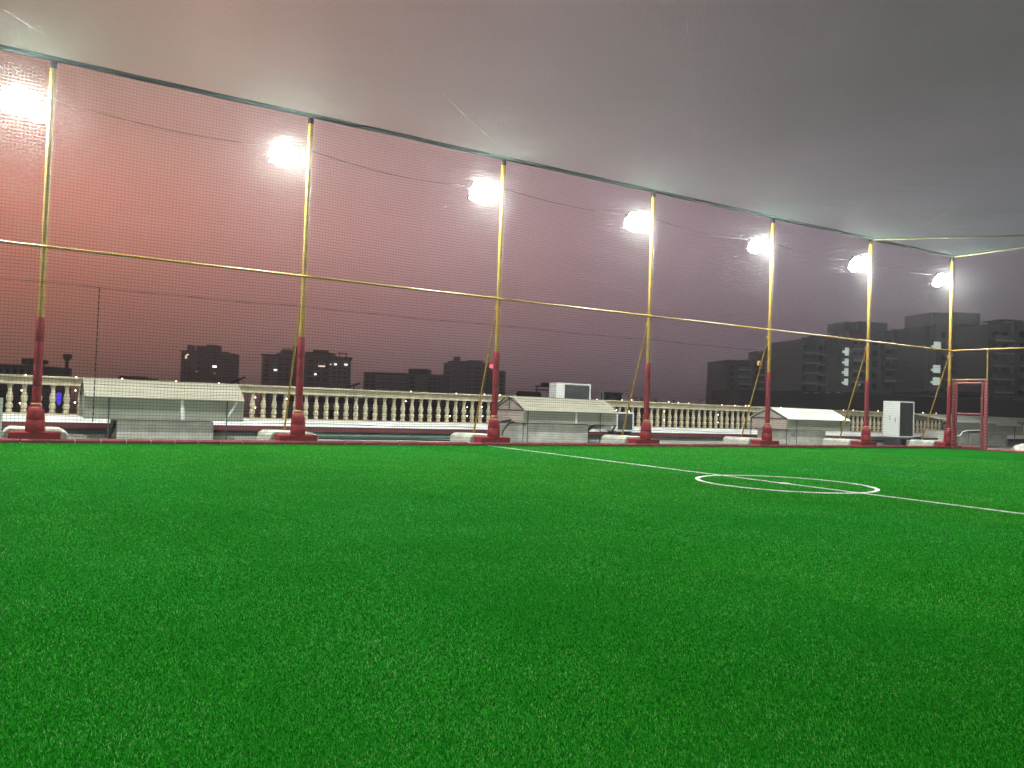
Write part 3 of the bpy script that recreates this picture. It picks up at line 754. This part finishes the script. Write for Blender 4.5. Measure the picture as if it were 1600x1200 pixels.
B.lit('lit_window', 'lit_bright', 488.5, 492, 583.4, 586, -1); B.lit('lit_window', 'lit_warm', 511.5, 514, 568.2, 569.8, -1); B.lit('lit_window', 'lit_bright', 518.3, 522, 567.8, 570.2, -1)
B.lit('lit_window', 'lit_bright', 533.5, 538.5, 568, 570.4, -1)
B.part('ledge', 'slab_pale', [(475, 489, 587, 588, -1, .28)])

B = Block('apartment_block', 628, 360, -6, 'low wide apartment block with balconies left of the third pole')
B.part('wall', 'tower_blue', [(565, 636, 583, None, 0, 16)]); B.part('wall', 'tower_grey', [(636, 667, 584.5, None, -.6, 16)]); B.part('wall', 'tower_blue', [(667, 689.5, 585.5, None, .2, 14)])
B.part('roof_room', 'roof_dark', [(635.5, 665, 576, 584.4, .5, 10)]); B.part('roof_parapet', 'roof_dark', [(565, 634, 581.8, 583.5, -.3, -.02)])
B.grid(567, 584, 586, 612, 2, 4); B.grid(599, 612, 587, 613, 2, 4, .8, .45); B.grid(638, 648, 587, 615, 1, 4, .7, .5, -.75); B.grid(668, 688, 589, 617, 3, 4, .6, .5, .1)
B.slabs(586, 634, (589.5, 596.5, 603.5, 610.5), .5, 1.2, 'tower_pale'); B.slabs(650, 666, (591, 598, 605, 612), .5, 1.6, 'tower_pale')

B = Block('apartment_tower', 738, 400, 5, 'grey apartment tower with a lift room directly behind the third pole')
B.part('wall', 'tower_pale', [(691, 703, 567, None, -.8, 14)]); B.part('wall', 'tower_grey', [(703, 752, 564, None, 0, 16)]); B.part('wall', 'tower_blue', [(752, 766, 566.8, None, .4, 16)]); B.part('wall', 'tower_grey', [(766, 788, 578.5, None, .2, 14)])
B.part('lift_room', 'tower_grey', [(706, 716.5, 556.8, 563.9, 1, 7)]); B.part('roof_room', 'roof_dark', [(728, 751, 562.5, 563.9, 1, 9)]); B.part('roof_room', 'tower_grey', [(697, 705, 563.4, 566.9, 1, 6)])
B.grid(692.5, 702, 571, 616, 2, 6, .5, .45, -.95); B.grid(704, 714, 571, 616, 1, 6, .65, .5); B.grid(725, 735, 572, 618, 2, 7, .55, .55); B.grid(737, 751, 572, 618, 1, 7, .8, .5); B.grid(754, 764, 572, 618, 1, 7, .5, .5, .25); B.grid(769, 786, 584, 618, 2, 5, .5, .5, .05)
B.slabs(703.5, 714, (577, 584.5, 592, 599.5, 607), .4, 1.0, 'tower_pale')
B.part('red_lit_sign', 'red_sign', [(762, 769.5, 569.5, 575, -2.4, -2.0)])

B = Block('house_block', 1125, 330, 0, 'small dark distant block at the left foot of the right hand towers')
B.part('wall', 'tower_dark', [(1115, 1136, 598, None, 0, 14)]); B.part('roof_room', 'tower_dark', [(1116, 1123, 594, 597.9, 1, 6)])
B.grid(1117, 1133, 603, 622, 3, 3)
B.lit('lit_window', 'lit_dim', 1115.5, 1119, 624, 625.4); B.lit('lit_window', 'lit_warm', 1124.5, 1127.5, 624, 625.6)

B = Block('apartment_block', 1190, 260, 6, 'dark apartment block with twin roof rooms behind the fifth pole')
B.part('wall', 'tower_dark', [(1132, 1172, 563, None, 0, 18)]); B.part('wall', 'tower_blue', [(1172, 1222, 561, None, .5, 18)]); B.part('wall', 'tower_dark', [(1222, 1249, 559.5, None, -.4, 18)])
B.part('roof_room', 'tower_dark', [(1182, 1197, 548.5, 560.9, 1, 8)]); B.part('roof_room', 'tower_dark', [(1201, 1221.5, 545.5, 560.9, 1, 9)])
B.grid(1135, 1146, 568, 632, 1, 6, .5, .5); B.grid(1152, 1168, 568, 632, 2, 6, .5, .5); B.grid(1175, 1218, 566, 632, 4, 6, .5, .5, .2); B.grid(1228, 1246, 565, 632, 2, 6, .5, .5, -.6)
B.slabs(1150, 1171, (577, 588, 599, 610), .5, 1.0)
B.slabs(1184, 1206, (574, 585, 596, 607, 618), .5, .9)
B.part('pilaster', 'tower_grey', [(1171.2, 1173, 563.5, None, -.35, -.02)]); B.part('pilaster', 'tower_grey', [(1221, 1223, 562, None, -.75, -.42)])
B.lit('lit_window', 'lit_bright', 1223.2, 1226, 588.5, 591.2, -.9); B.lit('lit_window', 'lit_white', 1223.2, 1226, 601.2, 604, -.9)

B = Block('apartment_tower', 1280, 195, 10, 'dark slab tower with pale balcony edges left of the four lit stair windows')
B.part('wall', 'tower_blue', [(1247, 1286, 530.5, None, 0, 18)]); B.part('wall', 'tower_brown', [(1286, 1311, 528.5, None, -.8, 18)])
B.part('roof_parapet', 'roof_dark', [(1246.5, 1285.5, 528.8, 531.5, -.5, -.02)])
B.grid(1249, 1258, 536, 615, 1, 5, .6, .5); B.grid(1275, 1284, 536, 615, 1, 5, .6, .5); B.grid(1290, 1303, 534, 615, 2, 5, .4, .5, -1.0)
B.slabs(1249, 1273, (550, 566, 581.5, 597.5), .45, 1.3)
B.slabs(1275, 1285, (553, 569, 585, 600), .3, .8)
B.part('pilaster', 'tower_grey', [(1273.3, 1274.6, 532, None, -.3, -.02)])

B = Block('apartment_tower', 1381, 190, 10, 'dark tower with a large rooftop tank room behind the sixth pole')
B.part('wall', 'tower_dark', [(1312, 1320, 519.5, None, 3, 18)]); B.part('wall', 'tower_brown', [(1320, 1352, 517.5, None, 0, 18)]); B.part('wall', 'tower_blue', [(1352, 1376, 517, None, .6, 18)])
B.part('wall', 'tower_dark', [(1376, 1408, 517, None, 0, 18)]); B.part('wall', 'tower_brown', [(1408, 1450, 516, None, -.6, 18)])
B.part('tank_room', 'tower_grey', [(1318, 1337, 502.5, 516.9, 1.5, 9)]); B.part('tank_room', 'tower_blue', [(1337.3, 1388, 502.5, 516.4, 1.0, 9)])
B.grid(1325, 1346, 530, 612, 2, 5, .55, .5); B.grid(1379, 1405, 526, 612, 2, 5, .6, .5); B.grid(1356, 1373, 526, 612, 1, 5, .4, .5, .4); B.grid(1412, 1444, 526, 612, 3, 5, .35, .45, -.8)
B.slabs(1323, 1348, (545, 562, 578.5, 595.5), .45, 1.2); B.slabs(1376, 1406, (542, 559, 576, 594), .45, 1.3)
B.slabs(1418, 1444, (536, 553, 570, 588, 604), .35, 1.9)
B.part('pilaster', 'tower_grey', [(1350.6, 1352.4, 519, None, -.4, -.02)]); B.part('pilaster', 'tower_grey', [(1407, 1408.8, 518, None, -1.0, -.62)])
B.part('roof_parapet', 'tower_grey', [(1388.5, 1449.5, 514.6, 516.2, -1.0, -.62)])
for (y0_, y1_) in ((544, 556), (560.5, 572), (576, 588), (592, 602)):
    B.part('lit_stair_window', 'lit_white', [(1311.5, 1317, y0_, y1_, -.6, -.3), (1307.5, 1311.4, y0_+4.5, y0_+8, -.6, -.3)])
B.lit('lit_window', 'lit_dim', 1329, 1334, 600, 603, -1.6)

B = Block('apartment_tower', 1492, 178, 8, 'tallest dark tower with a stepped flat top right behind the corner pole')
B.part('wall', 'tower_blue', [(1449, 1457, 508, None, 2, 16)]); B.part('wall', 'tower_blue', [(1457, 1500, 507, None, 0, 18)]); B.part('wall', 'tower_dark', [(1500, 1537, 507, None, -.4, 18)])
B.part('tank_room', 'tower_grey', [(1456, 1489, 487.5, 506.9, 1.2, 11)]); B.part('tank_room', 'tower_grey', [(1489.3, 1536, 487, 506.9, .8, 11)])
B.grid(1464, 1486, 515, 620, 2, 6, .5, .5); B.grid(1504, 1532, 515, 620, 2, 6, .6, .5, -.6)
B.slabs(1470, 1500, (536, 555, 574, 593), .4, 1.1); B.slabs(1502, 1535, (533, 553, 573, 593, 612), .4, 1.2)
B.part('pilaster', 'tower_grey', [(1500.2, 1502, 509, None, -.8, -.42)])
for (y0_, y1_) in ((534.5, 547), (571, 583), (590, 602)):
    B.part('lit_stair_window', 'lit_white', [(1450, 1460.5, y0_, y1_, -1.0, -.7), (1446.5, 1449.9, y0_+5.5, y0_+9, -1.0, -.7)])

B = Block('apartment_tower', 1585, 168, 10, 'dark tower with pale balcony edges at the right edge above the gate')
B.part('wall', 'tower_dark', [(1537, 1576, 507, None, 0, 18)]); B.part('wall', 'tower_brown', [(1576, 1650, 503, None, -.8, 18)])
B.part('roof_parapet', 'roof_dark', [(1536.5, 1575.8, 505, 507.5, -.5, -.02)]); B.part('canopy', 'roof_dark', [(1574, 1610, 497.2, 498.6, 2, 8), (1580, 1582, 498.6, 502.9, 3, 3.5), (1600, 1602, 498.6, 502.9, 3, 3.5)])
B.grid(1541, 1573, 514, 625, 2, 6, .6, .5); B.grid(1580, 1640, 514, 625, 3, 6, .45, .5, -1.0)
B.slabs(1541, 1574, (531.5, 551.5, 571, 591.5, 612), .4, 1.3)
B.slabs(1588, 1630, (528, 548, 568, 588, 609), .4, 1.8)
B.part('sign_panel', 'slab_pale', [(1552, 1573, 627, 633, -2.2, -1.9)])

LG = 'low buildings just past the roof edge'
B = Block('long_shed', 1400, 130, 4, 'long black low roof spread in front of the right hand towers', LG)
B.part('wall', 'shed_dark', [(1150, 1650, 618, None, 0, 14)]); B.part('roof', 'roof_dark', [(1240, 1345, 612, 617.9, -.6, 12)]); B.part('roof', 'roof_dark', [(1460, 1650, 614, 617.9, -.4, 12)])
for xx in (1249, 1265, 1283, 1300): B.part('skylight', 'slab_pale', [(xx, xx+7, 613.2, 614.2, -.75, -.62)])
B = Block('low_house', 510, 75, 3, 'pinkish low house with a black roof edge seen through the balusters', LG)
B.part('wall', 'shed_brown', [(432, 590, 629.5, None, 0, 9)]); B.part('roof', 'shed_dark', [(430, 592, 620.5, 629.4, -.4, 9.4)])
B.part('window', 'window_glass', [(515, 523, 640, 654, -.1, .05)]); B.part('window', 'window_glass', [(577, 586, 642, 656, -.1, .05)])
B = Block('low_house', 690, 85, -3, 'dark low house seen through the balusters left of the curved cover', LG)
B.part('wall', 'shed_dark', [(592, 785, 624, None, 0, 9)]); B.part('roof', 'roof_dark', [(590, 787, 621, 623.9, -.4, 9.4)])
B.grid(600, 780, 628, 652, 8, 1, .4, .6)
B = Block('low_house', 1060, 110, 0, 'dark low house seen through the balusters right of the curved cover', LG)
B.part('wall', 'shed_dark', [(940, 1185, 637, None, 0, 9)]); B.part('roof', 'roof_dark', [(938, 1187, 634, 636.9, -.4, 9.4)])
B.grid(950, 1180, 641, 660, 8, 1, .4, .6)
B = Block('low_house', 20, 140, 0, 'grey flat roofed block at the far left above the balustrade', LG)
B.part('wall', 'tower_blue', [(-40, 50, 569, None, 0, 12)]); B.part('roof_room', 'tower_grey', [(24, 40, 559, 568.9, 1, 5)]); B.part('roof_room', 'roof_dark', [(40.3, 51, 561, 567, .5, 4)])
B.part('wall', 'shed_dark', [(-40, 14, 600, None, -6, -.02)])
B.grid(-30, 48, 573, 600, 7, 2, .4, .5)
B = Block('low_house', 822, 150, 0, 'small dark flat roof between the third pole and the large cooling unit', LG)
B.part('wall', 'shed_dark', [(806, 845, 613.5, None, 0, 9)]); B.part('roof', 'roof_dark', [(808, 843, 611.5, 613.4, -.3, 8)]); B.part('roof_frame', 'roof_dark', [(836, 862, 602.5, 603.6, 1, 6), (836, 862, 608, 609.4, 1, 6), (837, 838.5, 603.6, 613.4, 1.2, 1.5), (845, 860, 598, 602.4, 1, 5)])
B = Block('low_house', 958, 150, 0, 'small dark box shaped roof room just right of the large cooling unit', LG)
B.part('wall', 'roof_dark', [(946, 971, 615, None, 0, 8)]); B.part('roof', 'roof_dark', [(945, 973, 613, 614.9, -.5, 8)])
B = Block('low_house', 205, 220, 0, 'low dark roof line between the first pole and the narrow dark block', LG)
B.part('wall', 'shed_dark', [(181, 222, 589.5, None, 0, 9)]); B.part('roof_room', 'roof_dark', [(183, 196, 587, 589.4, .5, 6)]); B.part('roof_room', 'roof_dark', [(203, 213, 587.5, 589.4, .5, 6)])
# water tower on the left skyline
t = Block('water_tower', 100, 150, 0, 'dark water tower on a thin stem beside the first pole', 'towers on the left skyline', 'tower')
t.part('stem', 'roof_dark', [(98.2, 101.5, 563, None, 0, .5)]); t.part('tank', 'roof_dark', [(96, 105, 553, 560, -.4, .8)]); t.part('tank_foot', 'roof_dark', [(97, 103.5, 560, 563, -.2, .6)])
# tilted poles on roofs
for (a, c, D, lb_) in (((358, 600), (383, 589), 60, 'thin dark tilted rod above the rail right of the narrow dark block'), ((540, 606), (562, 599), 60, 'thin dark tilted rod above the rail right of the broad apartment block')):
    pa, pc = ray(*a), ray(*c); pa = EYE+pa/pa.dot(F_)*D; pc = EYE+pc/pc.dot(F_)*D
    bb = MB(); bb.tube([pa-Vector((0, 0, .5)), pa, pc], .07, 6); bb.tube([pa.lerp(pc, .6), Vector((pa.lerp(pc, .6).x, pa.lerp(pc, .6).y, GZ))], .05, 6)
    tag(bb.build('roof_rod', 'shed_dark'), lb_, 'rod')
# pennant on a thin mast
p = on_y(941, 620, 24); ms = empty('mast', (p.x, p.y, GZ)); tag(ms, 'thin mast with a small teal rag right of the large cooling unit', 'mast')
bb = MB(); bb.tube([(0, 0, 0), (0, 0, 18+1.65)], .012, 6); bb.build('pole', 'tower_blue', ms)
bb = MB(); z = 18+1.5; bb.prism([(0, z-.22), (.05, z-.25), (.08, z-.05), (.05, z+.15), (.11, z+.28), (.04, z+.2), (-.02, z)], 'y', -.006, .006); bb.build('rag', 'teal_tank', ms)
# blue light below the rail
p = ray(92, 623); p = EYE+p/p.dot(F_)*60
bs = empty('blue_sign', (p.x, p.y, p.z), math.atan2(R0.y, R0.x)); tag(bs, 'small glowing blue light seen between the balusters at far left', 'sign')
bb = MB(); bb.lathe([(.05, -.45), (.13, -.3), (.15, .2), (.2, .3), (.12, .42), (.03, .5)], 10); bb.build('lamp', 'blue_led', bs, True)
bb = MB(); bb.tube([(0, .1, -.5), (0, .1, GZ-p.z)], .05, 6); bb.build('post', 'shed_dark', bs)
# box hung on the brace of the fifth pole
p = on_y(1187, 568, YW+.32)
bx_ = empty('junction_box', (p.x, p.y, p.z)); tag(bx_, 'small orange box fixed on the brace behind the fifth pole', 'box')
bb = MB(); bb.box(-.07, .07, -.04, .04, -.07, .07); bb.build('box', 'orange_plastic', bx_, False, .01)
bb = MB(); bb.box(-.05, .05, -.052, -.041, -.05, .05); bb.build('lid', 'yellow_paint', bx_)

# trees on the skyline
def tree(px, py, D, w, h, label, seed):
    rs = random.Random(seed); d = ray(px, py); p = EYE+d/d.dot(F_)*D; ht = p.z-GZ
    t = empty('tree', (p.x, p.y, GZ)); tag(t, label, 'tree', 'trees on the skyline past the roof edge')
    bb = MB(); bb.tube([(0, 0, 0), (.2, 0, ht*.4), (0, .1, ht-h*.5)], [.35, .25, .12], 8)
    for k in range(5):
        a = k*1.3; bb.tube([(0, 0, ht-h*.9), (w*.3*math.cos(a), w*.3*math.sin(a), ht-h*.35)], [.1, .03], 5)
    bb.build('trunk', 'bark', t)
    bb = MB(); cl = [(rs.uniform(-.5, .5)*w, rs.uniform(-.4, .4)*w, ht-h*rs.uniform(.1, .9), rs.uniform(.12, .26)*w) for _ in range(16)]
    for (cx, cy, cz, cr) in cl:
        for _ in range(70):
            v = Vector((rs.gauss(0, 1), rs.gauss(0, 1), rs.gauss(0, .8))).normalized()*cr*rs.uniform(.4, 1.05); s_ = rs.uniform(.12, .3)
            c0 = Vector((cx, cy, cz))+v; a = Vector((rs.gauss(0, 1), rs.gauss(0, 1), rs.gauss(0, 1))).normalized(); b2 = a.orthogonal().normalized()
            bb.add([c0-a*s_, c0+b2*s_*.6, c0+a*s_, c0-b2*s_*.6], [(0, 1, 2, 3)])
    bb.build('crown', 'leaf', t)
tree(1010, 622, 140, 9, 6, 'low dark tree top above the rail left of the fourth pole', 1)
tree(1046, 623, 150, 9, 6, 'broad dark tree top above the rail right of the fourth pole', 2)
tree(1080, 626, 160, 7, 5, 'small dark tree top farther right of the fourth pole', 3)

# ------------------------------------------------------------------ evening haze
HZ = MB(); HZ.box(-3100, 3100, -3100, 3100, -19, 48)
hm = bpy.data.materials.new('haze_air'); hm.use_nodes = True
N = hm.node_tree.nodes; L = hm.node_tree.links; N.remove(N['Principled BSDF'])
pv = N.new('ShaderNodeVolumePrincipled'); pv.inputs['Color'].default_value = (.80, .82, .88, 1); pv.inputs['Density'].default_value = .0007; pv.inputs['Anisotropy'].default_value = .78
L.new(pv.outputs[0], N['Material Output'].inputs['Volume']); MATS['haze_air'] = hm
tag(HZ.build('haze', 'haze_air'), 'thin pinkish evening haze filling the air', 'haze', kind='stuff')

# ------------------------------------------------------------------ sky and sun
w = bpy.data.worlds.new('World'); scene.world = w; w.use_nodes = True
N = w.node_tree.nodes; L = w.node_tree.links; bg = N['Background']
GLOW = R(104)
tc = N.new('ShaderNodeTexCoord'); sx = N.new('ShaderNodeSeparateXYZ'); L.new(tc.outputs['Generated'], sx.inputs[0])
def mth(op, a, b=None):
    n = N.new('ShaderNodeMath'); n.operation = op
    for i, v in enumerate((a, b)):
        if v is None: continue
        if isinstance(v, (int, float)): n.inputs[i].default_value = v
        else: L.new(v, n.inputs[i])
    return n.outputs[0]
hl = mth('SQRT', mth('ADD', mth('MULTIPLY', sx.outputs[0], sx.outputs[0]), mth('MULTIPLY', sx.outputs[1], sx.outputs[1])))
hl = mth('MAXIMUM', hl, .001)
ca = mth('DIVIDE', mth('ADD', mth('MULTIPLY', sx.outputs[0], math.cos(GLOW)), mth('MULTIPLY', sx.outputs[1], math.sin(GLOW))), hl)
az = mth('DIVIDE', mth('ARCCOSINE', ca), math.pi)           # 0 at the glow, 1 opposite
el = mth('DIVIDE', mth('ARCSINE', sx.outputs[2]), math.pi/2)  # 0 horizon, 1 zenith
def ramp(fac, stops):
    n = N.new('ShaderNodeValToRGB'); cr = n.color_ramp; cr.interpolation = 'B_SPLINE' if False else 'EASE'
    cr.interpolation = 'LINEAR'
    while len(cr.elements) > 1: cr.elements.remove(cr.elements[-1])
    cr.elements[0].position = stops[0][0]; cr.elements[0].color = (*stops[0][1], 1)
    for p_, c_ in stops[1:]: e_ = cr.elements.new(p_); e_.color = (*c_, 1)
    L.new(fac, n.inputs[0]); return n.outputs[0]
azc = ramp(az, [(0, (.60, .19, .12)), (.09, (.56, .20, .135)), (.15, (.50, .225, .19)), (.22, (.44, .235, .235)), (.30, (.30, .185, .21)), (.37, (.20, .15, .18)), (.43, (.15, .13, .155)), (.6, (.10, .10, .125)), (1, (.07, .075, .10))])
g_ = lambda v: (v, v, v)
azh = ramp(az, [(0, (.22, .14, .085)), (.07, (.28, .175, .115)), (.13, (.46, .28, .23)), (.18, (.36, .225, .195)), (.25, (.30, .22, .215)), (.32, (.215, .175, .175)), (.39, (.132, .117, .118)), (.6, (.08, .085, .09)), (1, (.06, .065, .08))])
elp = ramp(el, [(0, (.225, .27, .28)), (.03, (.285, .315, .33)), (.07, (.395, .385, .395)), (.12, g_(.56)), (.17, g_(.585)), (.30, g_(.58)), (.5, g_(.4)), (1, g_(.3))])
elq = ramp(el, [(0, g_(1)), (.3, g_(1)), (.5, g_(.65)), (1, g_(.45))])
elp = (lambda v: (lambda n: (L.new(v, n.inputs[0]), n.outputs[0])[1])((lambda n: (setattr(n, 'operation', 'SCALE'), setattr(n.inputs['Scale'], 'default_value', 2.0), n)[2])(N.new('ShaderNodeVectorMath'))))(elp)
elm = ramp(el, [(.14, g_(0)), (.23, g_(1))])
def mixn(mode, f, a, b_):
    n = N.new('ShaderNodeMix'); n.data_type = 'RGBA'; n.blend_type = mode
    if isinstance(f, (int, float)): n.inputs[0].default_value = f
    else: L.new(f, n.inputs[0])
    L.new(a, n.inputs[6]); L.new(b_, n.inputs[7]); return n
mx = mixn('MIX', elm, mixn('MULTIPLY', 1.0, azc, elp).outputs[2], mixn('MULTIPLY', 1.0, azh, elq).outputs[2])
# uneven murk in the evening sky
nz = N.new('ShaderNodeTexNoise'); nz.inputs['Scale'].default_value = 2.2; nz.inputs['Detail'].default_value = 5
mpn = N.new('ShaderNodeMapping'); mpn.inputs['Scale'].default_value = (1, 1, 3.2); L.new(tc.outputs['Generated'], mpn.inputs[0]); L.new(mpn.outputs[0], nz.inputs['Vector'])
mx = mixn('MULTIPLY', 1.0, mx.outputs[2], ramp(nz.outputs['Fac'], [(.3, (.90, .89, .90)), (.7, (1.08, 1.08, 1.07))]))
sky = N.new('ShaderNodeTexSky'); sky.sky_type = 'NISHITA'; sky.sun_disc = False; sky.sun_elevation = R(1.0); sky.sun_rotation = R(90)-GLOW
sky.dust_density = 5
sc_ = N.new('ShaderNodeVectorMath'); sc_.operation = 'SCALE'; sc_.inputs['Scale'].default_value = .004; L.new(sky.outputs[0], sc_.inputs[0])
ad = N.new('ShaderNodeVectorMath'); L.new(mx.outputs[2], ad.inputs[0]); L.new(sc_.outputs[0], ad.inputs[1])
L.new(ad.outputs[0], bg.inputs['Color']); bg.inputs['Strength'].default_value = 1.0
sd = bpy.data.lights.new('sun', 'SUN'); sd.energy = .02; sd.angle = R(12); sd.color = (1, .6, .4)
so = bpy.data.objects.new('sun', sd); col.objects.link(so)
v = Vector((math.cos(GLOW)*math.cos(R(1)), math.sin(GLOW)*math.cos(R(1)), math.sin(R(1))))
so.rotation_euler = (-v).to_track_quat('-Z', 'Y').to_euler()

# ------------------------------------------------------------------ render settings
scene.render.engine = 'CYCLES'
cy = scene.cycles
cy.max_bounces = 6; cy.diffuse_bounces = 3; cy.glossy_bounces = 3; cy.transmission_bounces = 2; cy.transparent_max_bounces = 8; cy.volume_bounces = 0
cy.sample_clamp_indirect = 6; cy.sample_clamp_direct = 0
cy.caustics_reflective = False; cy.caustics_refractive = False
cy.use_denoising = True; cy.denoiser = 'OPENIMAGEDENOISE'; cy.denoising_prefilter = 'ACCURATE'
vs = scene.view_settings; vs.view_transform = 'Standard'; vs.look = 'None'; vs.exposure = 0; vs.gamma = 1; vs.use_curve_mapping = False
